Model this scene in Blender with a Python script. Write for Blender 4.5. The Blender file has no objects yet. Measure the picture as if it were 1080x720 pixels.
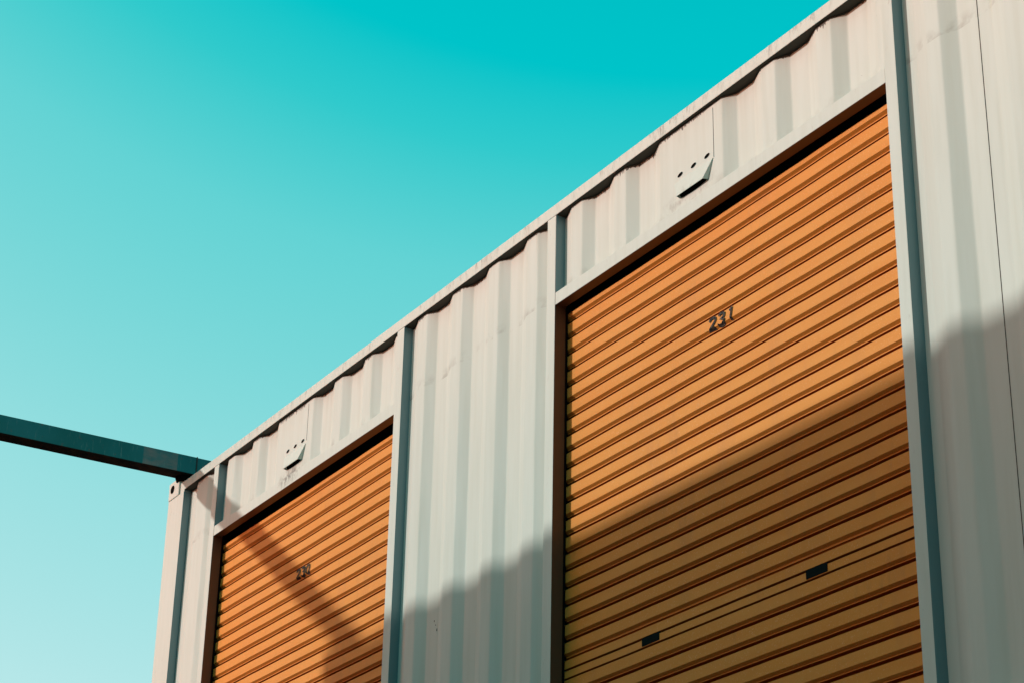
import bpy, bmesh, math, random
from mathutils import Vector, Matrix

random.seed(7)
sc = bpy.context.scene
COL = sc.collection

# ------------------------------------------------------------------ camera
CZ = 1.59                                   # eye height over the yard
cam_d = bpy.data.cameras.new('camera'); cam = bpy.data.objects.new('camera', cam_d); COL.objects.link(cam)
yaw, pitch, roll = -1.03364108, 0.430735276, 0.0222804365
cy_, sy_, cp_, sp_ = math.cos(yaw), math.sin(yaw), math.cos(pitch), math.sin(pitch)
fw = Vector((sy_*cp_, cy_*cp_, sp_)); rt = Vector((cy_, -sy_, 0)); up = rt.cross(fw)
cr, sr = math.cos(roll), math.sin(roll)
r2 = cr*rt + sr*up; u2 = -sr*rt + cr*up
mw = Matrix(((r2.x, u2.x, -fw.x, 0), (r2.y, u2.y, -fw.y, 0), (r2.z, u2.z, -fw.z, CZ), (0, 0, 0, 1)))
cam.matrix_world = mw
cam_d.sensor_width = 36; cam_d.sensor_fit = 'HORIZONTAL'
cam_d.lens = 2186.1/1080*36
cam_d.clip_start = .05; cam_d.clip_end = 3000
sc.camera = cam

# ------------------------------------------------------------------ sky and sun
SUN = Vector((-2.2, -4.5, 1.57)).normalized()          # towards the sun
elev = math.asin(SUN.z); azim = math.atan2(SUN.x, SUN.y)
w = bpy.data.worlds.new('World'); sc.world = w; w.use_nodes = True
nt = w.node_tree; nt.nodes.clear()
N = nt.nodes.new
sky = N('ShaderNodeTexSky'); sky.sky_type = 'NISHITA'; sky.sun_disc = False
sky.sun_elevation = elev; sky.sun_rotation = azim
sky.air_density = 1.0; sky.dust_density = 1.0; sky.ozone_density = 1.0
bw = N('ShaderNodeRGBToBW'); nt.links.new(sky.outputs[0], bw.inputs[0])
mp = N('ShaderNodeMapRange'); mp.inputs[1].default_value = .6; mp.inputs[2].default_value = 3.0
nt.links.new(bw.outputs[0], mp.inputs[0])
rp = N('ShaderNodeValToRGB'); nt.links.new(mp.outputs[0], rp.inputs[0])
def stops(ramp, lst):
    e = ramp.color_ramp.elements
    while len(e) > 1: e.remove(e[-1])
    e[0].position = lst[0][0]; e[0].color = (*lst[0][1], 1)
    for p, c in lst[1:]:
        k = e.new(p); k.color = (*c, 1)
V = lambda v: (v-.6)/2.4
stops(rp, [(V(.6), (.0, .30, .33)), (V(1.4), (.0, .55, .585)), (V(1.48), (.03, .59, .605)), (V(1.62), (.125, .65, .66)), (V(2.1), (.32, .74, .75)), (V(2.6), (.47, .80, .81)), (1, (.53, .835, .82))])
sc10 = N('ShaderNodeVectorMath'); sc10.operation = 'SCALE'; sc10.inputs['Scale'].default_value = 10
nt.links.new(rp.outputs[0], sc10.inputs[0])
tint = N('ShaderNodeVectorMath'); tint.operation = 'MULTIPLY'; tint.inputs[1].default_value = (1.75, .62, .48)
nt.links.new(sky.outputs[0], tint.inputs[0])
mr2 = N('ShaderNodeMapRange'); mr2.inputs[1].default_value = 3.0; mr2.inputs[2].default_value = 7.0
nt.links.new(bw.outputs[0], mr2.inputs[0])
mx = N('ShaderNodeMix'); mx.data_type = 'RGBA'
nt.links.new(mr2.outputs[0], mx.inputs[0]); nt.links.new(sc10.outputs[0], mx.inputs[6]); nt.links.new(tint.outputs[0], mx.inputs[7])
bg = N('ShaderNodeBackground'); bg.inputs[1].default_value = .10
nt.links.new(mx.outputs[2], bg.inputs[0])
wo = N('ShaderNodeOutputWorld'); nt.links.new(bg.outputs[0], wo.inputs[0])

ld = bpy.data.lights.new('sun', 'SUN'); ld.energy = 2.2; ld.angle = math.radians(1.15); ld.color = (1, 1, .95)
lo = bpy.data.objects.new('sun', ld); COL.objects.link(lo)
lo.rotation_euler = SUN.to_track_quat('Z', 'Y').to_euler()

vs = sc.view_settings
vs.view_transform = 'Standard'; vs.look = 'None'; vs.exposure = 0; vs.gamma = 1; vs.use_curve_mapping = False

# ------------------------------------------------------------------ materials
def mat(name, base, rough=.5, metal=0.0, spec=.5):
    m = bpy.data.materials.new(name); m.use_nodes = True
    b = m.node_tree.nodes['Principled BSDF']
    b.inputs['Base Color'].default_value = (*base, 1)
    b.inputs['Roughness'].default_value = rough; b.inputs['Metallic'].default_value = metal
    b.inputs['Specular IOR Level'].default_value = spec
    return m
class G:
    """small node graph helper on one material"""
    def __init__(s, m):
        s.m = m; s.t = m.node_tree; s.b = s.t.nodes['Principled BSDF']
        s.tc = s.t.nodes.new('ShaderNodeTexCoord').outputs['Object']
    def n(s, k): return s.t.nodes.new(k)
    def l(s, a, b): s.t.links.new(a, b)
    def noise(s, scale, vec=(1, 1, 1), detail=4, rough=.55, off=(0, 0, 0)):
        mpn = s.n('ShaderNodeMapping'); mpn.inputs['Scale'].default_value = vec; mpn.inputs['Location'].default_value = off
        s.l(s.tc, mpn.inputs[0])
        q = s.n('ShaderNodeTexNoise'); q.inputs['Scale'].default_value = scale
        q.inputs['Detail'].default_value = detail; q.inputs['Roughness'].default_value = rough
        s.l(mpn.outputs[0], q.inputs[0]); return q.outputs['Fac']
    def math(s, op, a, b=None, c=None, clamp=False):
        q = s.n('ShaderNodeMath'); q.operation = op; q.use_clamp = clamp
        for i, v in enumerate((a, b, c)):
            if v is None: continue
            if isinstance(v, (int, float)): q.inputs[i].default_value = v
            else: s.l(v, q.inputs[i])
        return q.outputs[0]
    def rng(s, v, a, b, c=0, d=1):
        q = s.n('ShaderNodeMapRange'); s.l(v, q.inputs[0])
        for i, x in enumerate((a, b, c, d)): q.inputs[1+i].default_value = x
        return q.outputs[0]
    def mix(s, f, a, b):
        q = s.n('ShaderNodeMix'); q.data_type = 'RGBA'
        if isinstance(f, (int, float)): q.inputs[0].default_value = f
        else: s.l(f, q.inputs[0])
        for i, v in ((6, a), (7, b)):
            if isinstance(v, tuple): q.inputs[i].default_value = (*v, 1)
            else: s.l(v, q.inputs[i])
        return q.outputs[2]
    def xyz(s):
        q = s.n('ShaderNodeSeparateXYZ'); s.l(s.tc, q.inputs[0]); return q.outputs
    def bump(s, h, strength, dist=.01):
        q = s.n('ShaderNodeBump'); q.inputs['Strength'].default_value = strength; q.inputs['Distance'].default_value = dist
        s.l(h, q.inputs['Height']); s.l(q.outputs[0], s.b.inputs['Normal'])
    def color(s, c): s.l(c, s.b.inputs['Base Color'])

H = 3.12; OFF = 4.650 - H; L = 12.19; W = 2.438
ZR0, ZR1 = 4.542 - OFF, 4.601 - OFF                      # top side rail
ZH0, ZH1 = 4.0795 - OFF, 4.142 - OFF                     # door header
PAINT = (.625, .662, .595)
def near(g, cx, cz, rx, rz):
    """soft blob mask around a place on the front wall"""
    x, y, z = g.xyz()
    a = g.math('DIVIDE', g.math('SUBTRACT', x, cx), rx); b = g.math('DIVIDE', g.math('SUBTRACT', z, cz), rz)
    d = g.math('SQRT', g.math('ADD', g.math('MULTIPLY', a, a), g.math('MULTIPLY', b, b)))
    return g.rng(d, 1, .2)
def paint_mat(name, kind):
    m = mat(name, PAINT, .6, spec=.28); g = G(m)
    big = g.noise(1.7, detail=3); streak = g.noise(9, (3, 3, .22), detail=5)
    fine = g.noise(60, detail=3)
    c = g.mix(g.rng(streak, .42, .72, 0, .28), PAINT, (.535, .545, .455))
    c = g.mix(g.rng(big, .45, .75, 0, .30), c, (.60, .63, .56))
    x, y, z = g.xyz()
    if kind == 'panel':
        # grime bleeding down from the rail in ragged teeth
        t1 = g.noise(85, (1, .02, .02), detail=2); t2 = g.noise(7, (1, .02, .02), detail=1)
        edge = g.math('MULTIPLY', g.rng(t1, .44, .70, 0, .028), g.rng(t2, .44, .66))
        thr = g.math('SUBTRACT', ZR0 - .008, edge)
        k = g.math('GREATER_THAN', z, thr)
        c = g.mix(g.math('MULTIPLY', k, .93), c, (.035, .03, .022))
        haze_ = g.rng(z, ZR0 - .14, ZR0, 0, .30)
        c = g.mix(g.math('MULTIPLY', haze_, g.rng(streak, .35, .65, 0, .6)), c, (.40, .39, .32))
        # dirt on the weld with the header
        low = g.math('MULTIPLY', g.rng(z, ZH1 + .06, ZH1, 0, .5), g.rng(g.noise(14, detail=4), .48, .66))
        low = g.math('MULTIPLY', low, g.math('GREATER_THAN', z, ZH1 - .004))
        c = g.mix(low, c, (.30, .27, .22))
        # yellow run on the far right bay
        s1 = g.math('MULTIPLY', near(g, 11.778 - 4.40, ZR0 - .04, .02, .42), g.rng(g.noise(8, (6, 1, .6)), .35, .6, 0, .55))
        c = g.mix(s1, c, (.62, .52, .20))
        chip = g.math('GREATER_THAN', g.noise(26, detail=5, rough=.75, off=(3, 1, 8)), .735)
        c = g.mix(g.math('MULTIPLY', chip, .6), c, (.22, .19, .15))
    if kind == 'rail':
        s1 = g.math('MULTIPLY', g.rng(g.noise(26, (1, .2, .30), detail=6, rough=.75), .50, .62), g.rng(g.noise(1.3, off=(5, 0, 0), detail=2), .42, .6, .15, .8))
        s1 = g.math('MULTIPLY', s1, g.rng(z, ZR0, ZR1, .25, 1))
        c = g.mix(s1, c, (.16, .13, .105))
        r_ = g.rng(g.noise(5, off=(9, 0, 2)), .55, .72, 0, .5)
        c = g.mix(r_, c, (.54, .47, .40))
        chip = g.math('GREATER_THAN', g.noise(70, detail=4, rough=.7, off=(1, 4, 2)), .70)
        c = g.mix(g.math('MULTIPLY', chip, .85), c, (.05, .035, .025))
    if kind == 'frame':
        chip = g.math('GREATER_THAN', g.noise(38, detail=5, rough=.7, off=(2, 4, 6)), .72)
        c = g.mix(g.math('MULTIPLY', chip, .7), c, (.12, .09, .07))
    if kind == 'frame':
        rust = g.math('MULTIPLY', g.rng(g.noise(30, (1, 1, .35), detail=5, rough=.75, off=(7, 2, 1)), .60, .70, 0, .7), g.rng(z, ZR0 - .25, ZR0, .25, 1))
        c = g.mix(rust, c, (.26, .13, .07))
    if kind in ('frame', 'panel'):
        st = g.math('MULTIPLY', near(g, 1.80, ZH0 + .065, .17, .075), g.rng(g.noise(45, (1, 1, .5), detail=5, rough=.7), .44, .60, 0, .9))
        c = g.mix(st, c, (.10, .085, .07))
        st = g.math('MULTIPLY', near(g, 5.60, ZH0 + .105, .30, .06), g.rng(g.noise(30, (1, 1, .6), detail=5, rough=.7), .50, .66, 0, .45))
        c = g.mix(st, c, (.25, .21, .17))
    g.color(c)
    g.l(g.rng(streak,   .3, .7, .50, .68), g.b.inputs['Roughness'])
    g.bump(g.math('ADD', g.math('MULTIPLY', g.noise(2.6, (1, 1, .5), detail=2), 1.0), g.math('MULTIPLY', fine, .02)), .12, .012)
    return m
M_panel = paint_mat('white_panel_paint', 'panel')
M_rail = paint_mat('white_rail_paint', 'rail')
M_frame = paint_mat('white_frame_paint', 'frame')

def door_mat():
    base = (.74, .275, .038)
    m = mat('orange_door_paint', base, .6, spec=.25); g = G(m)
    c = g.mix(g.rng(g.noise(3.5, (1, 1, 3), detail=4), .4, .7, 0, .35), base, (.70, .23, .035))
    c = g.mix(g.rng(g.noise(170, (1, 1, 1), detail=2), .60, .72, 0, .5), c, (.88, .50, .25))
    c = g.mix(g.rng(g.noise(11, (1, 1, .3), detail=5, rough=.7), .60, .74, 0, .3), c, (.42, .16, .05))
    c = g.mix(g.rng(g.noise(1.3, (1, 1, 9), detail=3, off=(3, 0, 5)), .42, .68, 0, .5), c, (.79, .33, .065))
    c = g.mix(g.rng(g.noise(7, (1, 1, .25), detail=4, off=(1, 6, 2)), .55, .75, 0, .35), c, (.56, .22, .06))
    g.color(c); g.bump(g.noise(90, detail=3), .12, .004)
    return m
M_door = door_mat()
M_joint_shade = mat('slat_joint_shade', (.38, .10, .012), .9, spec=.05)  # shade inside the slat grooves, painted in as a darker tone
M_black = mat('black_cavity', (.008, .008, .008), 1, spec=0)
M_slot = mat('dark_slot_metal', (.010, .016, .016), .9, spec=0)
def num_mat():
    m = mat('worn_black_stencil', (.03, .03, .03), .8, spec=.08); g = G(m)
    c = g.mix(g.rng(g.noise(150, detail=3), .45, .62, 0, .8), (.030, .028, .027), (.16, .13, .11))
    x, y, z = g.xyz()
    g.color(c); return m
M_num = num_mat()
def teal_mat():
    m = mat('teal_beam_paint', (.02, .14, .14), .55, spec=.2); g = G(m)
    c = g.mix(g.rng(g.noise(2.4, detail=4), .42, .62), (.0, .12, .125), (.008, .15, .165))
    x, y, z = g.xyz()
    band = g.math('MULTIPLY', g.math('GREATER_THAN', y, 4.24-.03), g.math('LESS_THAN', y, 4.44))
    c = g.mix(g.math('MULTIPLY', band, g.rng(g.noise(9, (1, 1, 3), detail=3), .35, .6, .2, .75)), c, (.20, .17, .16))
    c = g.mix(g.math('MULTIPLY', g.rng(g.noise(16, (1, 5, .6), detail=5, rough=.7), .58, .70), .5), c, (.12, .24, .24))
    c = g.mix(g.rng(g.noise(24, detail=5, rough=.7, off=(4, 4, 4)), .64, .70, 0, .8), c, (.12, .07, .045))
    g.color(c); g.bump(g.noise(30, detail=3), .15, .004); return m
M_teal = teal_mat()
M_steel = mat('bare_dark_steel', (.05, .045, .04), .7, spec=.2)
def under_mat():
    m = mat('dark_underside_paint', (.03, .022, .018), .9, spec=.05); g = G(m)
    g.color(g.mix(g.rng(g.noise(12, detail=5), .4, .65), (.010, .008, .007), (.03, .015, .010))); return m
M_under = under_mat()  # near-black brown tone for the beam underside
M_return_shade = mat('slate_return_shade', (.14, .235, .255), .38)  # shade on the post side faces, painted in as slate
M_reveal_shade = mat('brown_reveal_shade', (.115, .050, .026), .5)  # door reveals and header undersides: their shade is put into this brown
M_rail_shade = mat('rail_underside_shade', (.040, .036, .025), .8)  # shade under the top rail, painted as a dark olive face
def ground_mat():
    m = mat('concrete_yard', (.07, .065, .06), .9); g = G(m)
    c = g.mix(g.rng(g.noise(.35, detail=6), .35, .65), (.075, .07, .065), (.055, .052, .048))
    c = g.mix(g.rng(g.noise(30, detail=6, rough=.7), .4, .7, 0, .5), c, (.045, .042, .04))
    g.color(c); g.bump(g.noise(40, detail=5), .3, .01); return m
M_ground = ground_mat()
M_tealwall = mat('dark_teal_container_paint', (.003, .17, .18), .5)

# ------------------------------------------------------------------ mesh helpers
def obj(name, bm, m, parent=None, **props):
    bmesh.ops.recalc_face_normals(bm, faces=bm.faces) if props.pop('recalc', True) else None
    me = bpy.data.meshes.new(name); bm.to_mesh(me); bm.free()
    o = bpy.data.objects.new(name, me); COL.objects.link(o)
    for k in (m if isinstance(m, (list, tuple)) else [m]): me.materials.append(k)
    if parent: o.parent = parent
    for k, v in props.items(): o[k] = v
    return o
def box(bm, x0, x1, y0, y1, z0, z1, bev=0.0, mi=0):
    v = [bm.verts.new(p) for p in ((x0,y0,z0),(x1,y0,z0),(x1,y1,z0),(x0,y1,z0),(x0,y0,z1),(x1,y0,z1),(x1,y1,z1),(x0,y1,z1))]
    fs = [bm.faces.new([v[i] for i in q]) for q in ((0,3,2,1),(4,5,6,7),(0,1,5,4),(1,2,6,5),(2,3,7,6),(3,0,4,7))]
    for f in fs: f.material_index = mi
    if bev:
        es = {e for f in fs for e in f.edges}
        bmesh.ops.bevel(bm, geom=list(es), offset=bev, segments=2, profile=.6, affect='EDGES', clamp_overlap=True)
def rounded(pts, r=.007, n=3):
    out = [pts[0]]
    for a, b, c in zip(pts, pts[1:], pts[2:]):
        a, b, c = Vector(a), Vector(b), Vector(c)
        d1, d2 = (a-b), (c-b)
        if d1.length < 1e-6 or d2.length < 1e-6 or abs(d1.normalized().cross(d2.normalized())) < .02 if False else d1.angle(d2) > 3.12: out.append(tuple(b)); continue
        rr = min(r, d1.length*.45, d2.length*.45)
        p, q = b + d1.normalized()*rr, b + d2.normalized()*rr
        for i in range(n+1):
            t = i/n; out.append(tuple(p*(1-t)**2 + b*2*t*(1-t) + q*t*t))
    out.append(pts[-1]); return out
def extrude_profile(bm, pts, z0, z1, mapf, nz=1):
    """profile pts (u, depth) extruded between z0 and z1; mapf -> world point"""
    rows = []
    for k in range(nz+1):
        z = z0 + (z1-z0)*k/nz
        rows.append([bm.verts.new(mapf(u, d, z)) for u, d in pts])
    for a, b in zip(rows, rows[1:]):
        for i in range(len(pts)-1): bm.faces.new((a[i], a[i+1], b[i+1], b[i]))
OUT, INN = .019, .051                       # depth of the outer and inner corrugation faces behind the frame
P, SL, IN, SO = .354, .066, .112, .088      # period, slope in, inner flat, slope out
def corr(x0, x1, starts, inner=None, skip=()):
    """depth profile across a bay. starts = x where each outer face begins to turn inwards"""
    pts = []
    for i, s in enumerate(starts):
        w_in = (inner or {}).get(i, IN)
        if i in skip: continue
        pts += [(s, OUT), (s+SL, INN), (s+SL+w_in, INN), (s+SL+w_in+SO, OUT)]
    def depth(x):
        if x <= pts[0][0]: return pts[0][1]
        for (a, da), (b, db) in zip(pts, pts[1:]):
            if a <= x <= b: return da + (db-da)*(x-a)/(b-a) if b > a else db
        return pts[-1][1]
    mid = [p for p in pts if x0 + 1e-4 < p[0] < x1 - 1e-4]
    return [(x0, depth(x0))] + mid + [(x1, depth(x1))], depth
def panel(root, x0, x1, z0, z1, starts, skip=(), inner=None, label=None):
    prof, depth = corr(x0, x1, starts, inner, skip)
    bm = bmesh.new()
    extrude_profile(bm, rounded(prof), z0, z1, lambda u, d, z: (u, d, z))
    o = obj('corrugated_panel', bm, M_panel, root, recalc=False)
    o.modifiers.new('solid', 'SOLIDIFY').thickness = .002
    o.modifiers['solid'].offset = -1
    if label: o['label'] = label
    return o, depth
def wall(root, a, b, z0, z1, n, name='corrugated_panel', depth=(.02, .052), m=None):
    """regular corrugated sheet from point a to point b (outward normal to the right of a->b)"""
    a, b = Vector(a), Vector(b); d = (b-a); Lw = d.length; d.normalize(); nrm = Vector((-d.y, d.x))
    per = Lw/n; pts = [(0, depth[0])]
    for i in range(n):
        s = i*per + per*.13
        pts += [(s, depth[0]), (s+per*.21, depth[1]), (s+per*.52, depth[1]), (s+per*.73, depth[0])]
    pts.append((Lw, depth[0]))
    bm = bmesh.new()
    extrude_profile(bm, rounded(pts, .007, 2), z0, z1, lambda u, q, z: (a.x+d.x*u+nrm.x*q, a.y+d.y*u+nrm.y*q, z))
    o = obj(name, bm, m or M_panel, root, recalc=False)
    return o

# ---- roller door
TS, PT = 0.0, .0784                         # slat pitch
FACE, DGV, VAL = .0455, .0135, .0585
def slat_profile(z_top, z_bot, phase, lock=None):
    """list of (z, depth) from the top down; depth grows inwards"""
    pts = []; T = phase
    while T < z_top: T += PT
    first = True
    while T > z_bot:
        if lock and abs((T) - lock) < PT*.5:
            T = lock                         # the locking section: two short boards with a deep joint
            pts += [(T, 0), (T-.029, 0), (T-.0295, .030), (T-.0385, .030), (T-.039, 0), (T-.0690, 0), (T-.0695, .022), (T-.0775, .022), (T-.078, 0)]
            T = T-.078; lock_T = T
            pts += [(T, 0)]
            lock = None
            pts += [(T-FACE, 0), (T-.0548, .0135), (T-VAL, .0135), (T-VAL-.0003, .036), (T-PT+.001, .036), (T-PT+.0005, 0)]
            T -= PT; continue
        nxt_lock = lock and abs((T-PT) - lock) < PT*.5
        g2 = .020 if nxt_lock else .036
        vv = VAL+.003 if nxt_lock else VAL
        pts += [(T, 0), (T-FACE, 0), (T-.0548, .0135), (T-vv, .0135), (T-vv-.0003, g2), (T-PT+.001, g2), (T-PT+.0005, 0)]
        T -= PT
    return pts
def depth_on(prof, z):
    for (a, da), (b, db) in zip(prof, prof[1:]):
        if b <= z <= a and a > b: return da + (db-da)*(a-z)/(a-b)
    return 0
GLYPH = {
 '2': [(.02, .80), (.12, .93), (.32, 1), (.62, 1), (.86, .92), (.95, .76), (.88, .60), (.55, .34), (.10, .09), (1.0, .09)],
 '3': [(.05, .88), (.28, .99), (.62, .99), (.88, .88), (.90, .70), (.74, .57), (.48, .53), (.78, .48), (.97, .34), (.92, .15), (.66, .05), (.32, .05), (.04, .16)],
 '1': [(.34, .80), (.62, .98), (.62, 0)],
 '0': [(.45, .97), (.20, .88), (.08, .66), (.08, .36), (.20, .13), (.45, .04), (.60, .04), (.82, .13), (.93, .36), (.93, .66), (.82, .88), (.58, .97)]}
def stroke_glyph(bm, path, x, z, wd, ht, half, shear):
    P_ = [Vector((x + u*wd + v*ht*shear, z + .004 + v*(ht - .008))) for u, v in path]
    rows = []
    for i, p in enumerate(P_):
        d1 = (p - P_[i-1]).normalized() if i else (P_[1] - p).normalized()
        d2 = (P_[i+1] - p).normalized() if i < len(P_) - 1 else d1
        t = (d1 + d2); t = t.normalized() if t.length > .2 else d1
        n_ = Vector((-t.y, t.x)); k = half/max(.55, abs(n_.dot(Vector((-d1.y, d1.x)))))
        rows.append([bm.verts.new((p.x + n_.x*q, 0, p.y + n_.y*q)) for q in (k, -k)])
    for a, b in zip(rows, rows[1:]): bm.faces.new((a[0], a[1], b[1], b[0]))
def roller_door(root, x0, x1, phase, number, nx0, nx1, nz0, nz1, label, slots=(), lock=None):
    Y = .075; prof = slat_profile(ZH1 + .03, .16, phase, lock)
    zc = 4.052 - OFF - (P0 - phase)          # above this the curtain rolls back over its drum
    prof = [(zc + .045, .11), (zc + .030, .045), (zc + .012, .010), (zc, 0)] + [p for p in prof if p[0] < zc - .001]
    bm = bmesh.new(); nx = 30; rnd = random.Random(number)
    sag = [rnd.uniform(-1, 1) for _ in range(nx + 1)]
    rows = []
    for k, (z, d) in enumerate(prof):
        lift = rnd.uniform(-.0007, .0007)
        rows.append([bm.verts.new((x0 - .02 + (x1 - x0 + .04)*i/nx, Y + d + .0006*math.sin(i*.9 + z*3.1) + .0010*math.sin(i*.23 + z*1.7),
                     z - .0022*math.sin(math.pi*i/nx) + .0004*sag[i])) for i in range(nx + 1)])
    for a, b, pa, pb in zip(rows, rows[1:], prof, prof[1:]):
        for i in range(nx):
            f = bm.faces.new((a[i], b[i], b[i+1], a[i+1]))
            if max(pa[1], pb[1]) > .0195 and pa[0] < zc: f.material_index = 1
    door = obj('roller_door', bm, [M_door, M_joint_shade], root, recalc=False, label=label)
    # dark guides at both sides, the drum over the curtain
    bm = bmesh.new(); box(bm, x0 - .06, x1 + .06, Y + .045, Y + .33, ZH0 - .1, ZH1 + .3)
    obj('door_drum', bm, M_black, door)
    for gx in (x0 - .035, x1 + .004):
        bm = bmesh.new(); box(bm, gx, gx + .031, .0605, .0735, .16, ZH1); obj('guide_rail', bm, M_black, door)
    bm = bmesh.new(); box(bm, x0 + .002, x1 - .002, Y - .012, Y + .03, .135, .165, .003); obj('bottom_bar', bm, M_frame, door)
    for (a, b) in slots:
        zt, zb = lock - .0395, lock - .0700
        bm = bmesh.new(); box(bm, a, b, Y - .0026, Y + .006, zb + .003, zt + .006); obj('lift_slot', bm, M_slot, door)
    # stencilled number, laid over the slat profile
    bm = bmesh.new(); hgt = nz1 - nz0; cw = (nx1 - nx0)/3
    for i, ch in enumerate(number):
        stroke_glyph(bm, GLYPH[ch], nx0 + cw*(i + .10), nz0, cw*.74, hgt, .0058, .22)
    for z, d in prof:
        if nz0 - .01 < z < nz1 + .01:
            bmesh.ops.bisect_plane(bm, geom=list(bm.verts)+list(bm.edges)+list(bm.faces), plane_co=(0, 0, z), plane_no=(0, 0, 1))
    for v in bm.verts: v.co.y = Y + depth_on(prof, v.co.z - 1e-5) - .0032
    obj('door_number', bm, M_num, door, recalc=False)
    return door

def casting(parent, x, y, z, sx=1, sy=1):
    """corner casting 178 x 162 x 118 with its oval holes"""
    bm = bmesh.new()
    x0, x1 = (x, x + .165) if sx > 0 else (x - .165, x)
    y0, y1 = (y, y + .178) if sy > 0 else (y - .178, y)
    box(bm, x0, x1, y0, y1, z, z + .118, .006)
    c = obj('corner_casting', bm, M_frame, parent)
    def oval(cx, cy, cz, ax, r1, r2):
        b = bmesh.new(); ring = []
        for i in range(20):
            t = 2*math.pi*i/20; u, v = r1*math.copysign(abs(math.cos(t))**.7, math.cos(t)), r2*math.copysign(abs(math.sin(t))**.7, math.sin(t))
            ring.append((u, v))
        fr = [b.verts.new((cx+u, cy, cz+v) if ax == 'y' else (cx, cy+u, cz+v)) for u, v in ring]
        off = -.0012*sy if ax == 'y' else -.0012*sx
        bk = [b.verts.new(q.co + (Vector((0, .012*sy, 0)) if ax == 'y' else Vector((.012*sx, 0, 0)))) for q in fr]
        b.faces.new(fr)
        for i in range(20): b.faces.new((fr[i], fr[(i+1) % 20], bk[(i+1) % 20], bk[i]))
        return b
    fy = y - .0015*sy; fx = x - .0015*sx
    obj('casting_hole', oval((x0+x1)/2 - .028*sx, fy, z + .060, 'y', .034, .030), M_black, c) if False else None
    return c, (x0, x1, fy, fx)

def vent(root, xc, depth):
    """sheet metal rain hood under three oval holes"""
    y = OUT - .0015
    bm = bmesh.new(); zt, zb = 4.283 - OFF, 4.200 - OFF; pr = .022
    tl, tr = Vector((xc - .137, y, zt)), Vector((xc + .137, y, zt))
    bl, br = Vector((xc - .092, y - pr, zb)), Vector((xc + .092, y - pr, zb))
    wl, wr = Vector((xc - .100, y, zb)), Vector((xc + .100, y, zb))
    V = [bm.verts.new(p) for p in (tl, tr, bl, br, wl, wr)]
    bm.faces.new((V[0], V[2], V[3], V[1])); bm.faces.new((V[0], V[4], V[2])); bm.faces.new((V[1], V[3], V[5]))
    o = obj('vent_hood', bm, M_panel, root, recalc=False); md = o.modifiers.new('solid', 'SOLIDIFY'); md.thickness = .0022; md.offset = 0
    # dark opening in the sheet behind the hood
    b = bmesh.new(); ring = []
    for i in range(17):
        t = math.pi*i/16; ring.append(b.verts.new((xc + .094*math.cos(t), y - .0006, zb + .004 - .013*math.sin(t))))
    ring += [b.verts.new((xc - .110, y - .0006, zt - .03)), b.verts.new((xc + .110, y - .0006, zt - .03))]
    b.faces.new(ring); obj('vent_opening', b, M_black, o)
    for k in (-1, 0, 1):
        b = bmesh.new(); vs_ = []
        for i in range(18):
            t = 2*math.pi*i/18; vs_.append(b.verts.new((xc + k*.0955 + .018*math.cos(t), y - .0006, 4.312-OFF +   .0082*math.sin(t) + .003*math.cos(t))))
        b.faces.new(vs_); obj('vent_hole', b, M_black, o)
    return o

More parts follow.
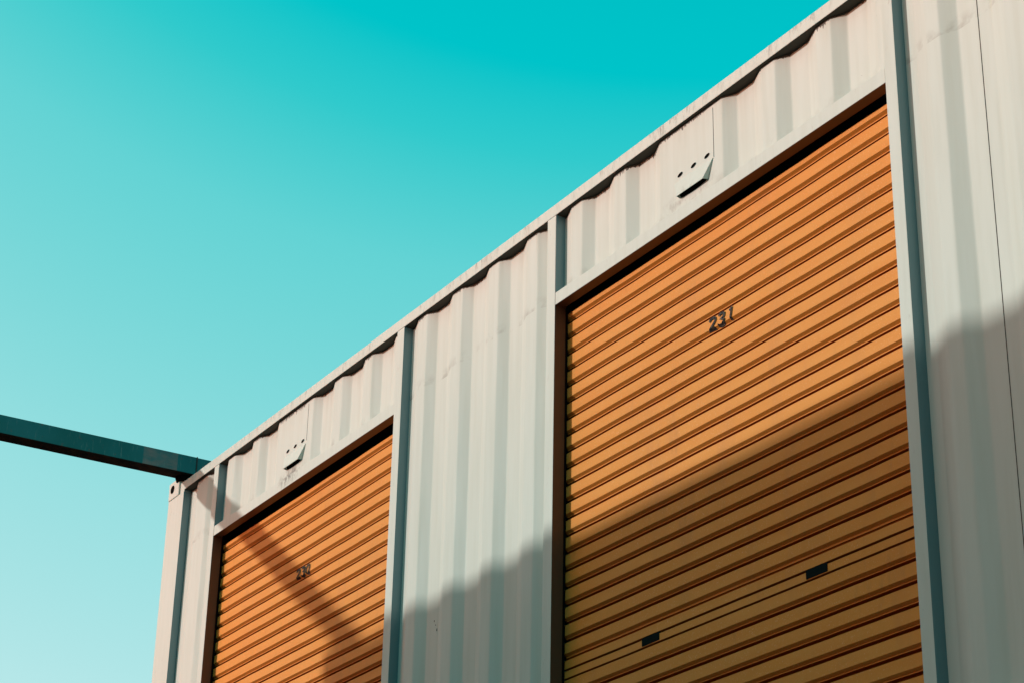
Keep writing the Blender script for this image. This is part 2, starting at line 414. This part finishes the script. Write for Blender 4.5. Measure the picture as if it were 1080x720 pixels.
def container_root(name, label, cat, loc, rz, group):
    r = bpy.data.objects.new(name, None); COL.objects.link(r); r.location = loc; r.rotation_euler = (0, 0, rz)
    r['label'] = label; r['category'] = cat; r['group'] = group
    return r
def shell(root, Lc, front=True, paint=None):
    M_panel, M_rail, M_frame = (paint,)*3 if paint else (globals()['M_panel'], globals()['M_rail'], globals()['M_frame'])
    """frame, roof and the plain sides common to every container"""
    for (x, y, sx, sy) in ((0, 0, 1, 1), (Lc, 0, -1, 1), (0, W, 1, -1), (Lc, W, -1, -1)):
        bm = bmesh.new()
        x0, x1 = (x, x + .246) if sx > 0 else (x - .246, x); y0, y1 = (y, y + .15) if sy > 0 else (y - .15, y)
        # an L of two plates: broad front flange, side flange
        box(bm, x0, x1, y0 if sy > 0 else y1 - .050, y0 + .050 if sy > 0 else y1, .118, H - .119, .003)
        xs0, xs1 = (x0, x0 + .06) if sx > 0 else (x1 - .06, x1)
        box(bm, xs0, xs1, (y0 + .0502) if sy > 0 else y0, y1 if sy > 0 else y1 - .0502, .118, H - .119, .003)
        # cap between the casting and the rail
        c0, c1 = (x0 + .181, x1) if sx > 0 else (x0, x1 - .181)
        box(bm, c0, c1, y0 + (.002 if sy > 0 else .1), y1 - (.1 if sy > 0 else .002), H - .1185, H - .045, .003)
        p = face_mats(obj('corner_post', bm, M_frame, root), [(0, sx, M_return_shade)])
        for z in (0, H - .118):
            c, (cx0, cx1, fy, fx) = casting(p, x - .004*sx*0, y - .004*sy, z, sx, sy)
        b = bmesh.new()
        cxm = (cx0+cx1)/2 - .022*sx; vs_ = []
        for i in range(24):
            t = 2*math.pi*i/24
            vs_.append(b.verts.new((cxm + .030*math.cos(t), y - .0055*sy, H - .052 + .027*math.sin(t))))
        b.faces.new(vs_)
        q = obj('casting_hole', b, M_black, p)
    zt = (ZR0, ZR1)
    for (y0, y1) in ((0, .07), (W - .07, W)):
        bm = bmesh.new(); box(bm, .2465, Lc - .2465, y0, y1, *zt, .004); face_mats(obj('top_rail', bm, M_rail, root), [(2, -1, M_rail_shade)])
        bm = bmesh.new(); box(bm, .2465, Lc - .2465, y0, y1, .02, .16, .004); obj('bottom_rail', bm, M_rail, root)
    for x0, x1 in ((0, .07), (Lc - .07, Lc)):
        bm = bmesh.new(); box(bm, x0, x1, .18, W - .18, *zt, .004); obj('end_rail', bm, M_frame, root)
        bm = bmesh.new(); box(bm, x0, x1, .18, W - .18, .02, .16, .004); obj('end_sill', bm, M_frame, root)
    bm = bmesh.new(); n = int(Lc/.2); 
    pts = []
    for i in range(n): 
        s = .072 + i*(Lc - .144)/n; w_ = (Lc - .144)/n
        pts += [(s, 0), (s + w_*.3, 0), (s + w_*.5, .02), (s + w_*.8, .02)]
    pts.append((Lc - .072, 0))
    rows = [[bm.verts.new((u, yy, ZR1 - .012 - d)) for u, d in pts] for yy in (.0705, W - .0705)]
    for i in range(len(pts)-1): bm.faces.new((rows[0][i], rows[0][i+1], rows[1][i+1], rows[1][i]))
    obj('roof_panel', bm, M_panel, root, recalc=False)
    bm = bmesh.new(); box(bm, .05, Lc - .05, .07, W - .07, .12, .158); obj('floor', bm, M_steel, root)
    wall(root, (Lc - .246, W), (.246, W), .1605, ZR0 - .0005, int((Lc-.5)/.354), m=M_panel)
    wall(root, (0, W - .15), (0, .15), .1605, ZR0 - .0005, 6, m=M_panel)
    wall(root, (Lc, .15), (Lc, W - .15), .1605, ZR0 - .0005, 6, m=M_panel)
    if front: wall(root, (.246, 0), (Lc - .246, 0), .1605, ZR0 - .0005, int((Lc-.5)/.354), m=M_panel)

def face_mats(o, rules):
    """rules: list of (axis, sign, material) giving one side of a part a colour with its shade painted in"""
    me = o.data
    for ax, sg, m in rules:
        me.materials.append(m); k = len(me.materials) - 1
        for p in me.polygons:
            if p.normal[ax]*sg > .9: p.material_index = k
    return o
def bmbox(*a, bev=.003):
    bm = bmesh.new(); box(bm, *a, bev); return bm

# ------------------------------------------------------------------ ground
bm = bmesh.new(); box(bm, -400, 400, -400, 400, -.5, 0)
obj('ground', bm, M_ground, kind='structure')

# ------------------------------------------------------------------ the container with the two orange doors
GRP = 'white shipping containers stacked along the yard'
X0, YF = -11.778, 4.5
A = container_root('shipping_container', 'white corrugated container with two orange roller doors numbered 230 and 231', 'container',
                   (X0, YF, 0), 0, GRP)
A.location.z = CZ + 4.650 - H
shell(A, L, front=False)
X = lambda x: x - X0
xA0, xA1 = X(-11.060), X(-10.993)            # post left of door 230
xB0, xB1 = X(-8.724), X(-8.649)
xC0, xC1 = X(-7.256), X(-7.184)
xD0, xD1 = X(-4.913), X(-4.8515)
for a, b in ((xA0, xA1), (xB0, xB1), (xC0, xC1), (xD0, xD1)):
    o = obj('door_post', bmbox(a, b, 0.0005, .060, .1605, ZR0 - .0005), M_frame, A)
    face_mats(o, [(0, 1, M_reveal_shade if a in (xA0, xC0) else M_return_shade)])
    if a in (xA0, xC0):                       # above the header a thin sheet carries the painted slate shade
        obj('return_shade_sheet', bmbox(b + .0003, b + .0022, .003, .0595, ZH1 + .001, ZR0 - .001, bev=0), M_return_shade, o)
for a, b in ((xA1, xB0), (xC1, xD0)):
    face_mats(obj('door_header', bmbox(a + .0005, b - .0005, 0.0015, .055, ZH0, ZH1), M_frame, A), [(2, -1, M_reveal_shade)])
zp0, zp1 = .1605, ZR0 - .0004
panel(A, .2465, xA0 - .0005, zp0, zp1, [X(-11.62), X(-11.195)])
hs = lambda s: [X(v + s) for v in (-7.345, -6.992, -6.640, -6.287, -5.930, -5.577, -5.226, -4.872)]
p1, dp1 = panel(A, xA1 + .0005, xB0 - .0005, ZH1 + .0005, zp1, hs(-3.811), skip=(3,))
p2, dp2 = panel(A, xB1 + .0005, xC0 - .0005, zp0, zp1, [X(v) for v in (-8.795, -8.440, -8.082, -7.728, -7.374)])
p3, dp3 = panel(A, xC1 + .0005, xD0 - .0005, ZH1 + .0005, zp1, hs(0), skip=(3,))
p4, dp4 = panel(A, xD1 + .0005, L - .2465, zp0, zp1, [X(-4.99) - .0, X(-4.636)] + [X(-4.200 + .354*i) for i in range(12)], inner={0: .13, 1: .165})
# vertical weld seams
def seam(parent, x, z0, z1, d, r=.0013):
    obj('weld_seam', bmbox(x - r, x + r, d - .0014, d + .001, z0, z1, bev=0), M_steel, parent)
seam(p4, X(-4.470), zp0, zp1, INN, .0013)
seam(p3, X(-5.990), 4.284 - OFF, zp1 - .02, OUT + .0005); seam(p3, X(-5.740), ZH1 + .07, zp1 - .02, INN)
seam(p1, X(-9.80), 4.30 - OFF, zp1 - .02, OUT + .0005); seam(p1, X(-9.55), ZH1 + .05, zp1 - .02, INN)
vent(A, X(-6.132), dp3); vent(A, X(-9.943), dp1)
for x, z, r in ((-8.300, 2.885, .006), (-8.285, 2.862, .004), (-8.272, 2.835, .007)):
    b = bmesh.new(); vs_ = [b.verts.new((X(x) + r*random.uniform(.5, 1)*math.cos(t), INN - .0012, z - OFF + 1.6*r*random.uniform(.5, 1)*math.sin(t))) for t in (0, .9, 2, 3, 4, 5.2)]
    b.faces.new(vs_); obj('paint_chip', b, M_steel, p2)

P0 = 3.8445 - OFF
roller_door(A, xC1, xD0, P0, '231', X(-6.135), X(-5.955), P0 - PT*3 - .060, P0 - PT*3 - .002,
            'orange roller door stencilled 231', slots=((X(-5.572), X(-5.452)), (X(-6.612), X(-6.492))), lock=2.427 - OFF)
roller_door(A, xA1, xB0, P0 - .020, '230', X(-9.945), X(-9.768), P0 - .020 - PT*3 - .060, P0 - .020 - PT*3 - .002,
            'orange roller door stencilled 230, crossed by the beam shadow', slots=((X(-8.812-.57), X(-9.262)), (X(-10.42), X(-10.30))), lock=2.407 - OFF)

# ------------------------------------------------------------------ containers below and across the aisle
B = container_root('shipping_container', 'white corrugated container at ground level carrying the one with orange doors', 'container', (X0, YF, A.location.z - H), 0, GRP)
shell(B, L)
C = container_root('shipping_container', 'short teal container on top across the aisle, casting shade on the doors', 'container', (X0 + 6.058, 0, A.location.z - .018), math.pi, 'short teal containers across the aisle')
shell(C, 6.058, paint=M_tealwall)
D = container_root('shipping_container', 'short teal container at ground level across the aisle', 'container', (X0 + 6.058, 0, A.location.z - H - .018), math.pi, 'short teal containers across the aisle')
shell(D, 6.058, paint=M_tealwall)
# unseen dark teal stack, added at the right to block sky and deepen shade
for k, lab in enumerate(('added unseen teal container at ground level, blocking sky from the right', 'added unseen teal container in the middle of the stack, blocking sky from the right', 'added unseen teal container on top of the stack, blocking sky from the right')):
    E_ = container_root('shipping_container', lab, 'container', (2.1, 3.2, k*H), -math.pi/2, 'added unseen teal containers blocking sky from the right')
    shell(E_, L, paint=M_tealwall)

# ------------------------------------------------------------------ teal beam spanning the aisle
bx0, bx1 = -11.652, -11.530; bz0, bz1 = CZ + 4.656, CZ + 4.772
bm = bmesh.new(); box(bm, bx0, bx1, -.9, 4.566, bz0, bz1, .004)
beam = obj('steel_beam', bm, M_teal, None, label='teal steel box beam crossing from the container corner into the sky', category='beam')
obj('roof_section', bmbox(bx0 + .001, bx1 - .001, 4.572, 6.4, bz0, bz1 - .001, bev=.004), M_teal, beam)
obj('joint_plate', bmbox(bx0 - .006, bx1 + .004, 4.5662, 4.5718, bz0 - .004, bz1 + .003, bev=.001), M_steel, beam)
bm = bmesh.new(); box(bm, bx0 - .001, bx1 - .001, -.9, 4.562, bz0 - .003, bz0 - .0005, 0); obj('underside_plate', bm, M_under, beam)
for yy in (4.52, -.1):
    bm = bmesh.new(); bmesh.ops.create_cone(bm, cap_ends=True, segments=20, radius1=.040, radius2=.050, depth=.030, matrix=Matrix.Translation((bx0 + .03, yy, bz0 - .018)))
    obj('twist_lock', bm, M_black, beam)

for o in [beam] + list(beam.children):       # the beam falls slightly towards the far row
    for v in o.data.vertices: v.co.z += (v.co.y - 4.5)*.004
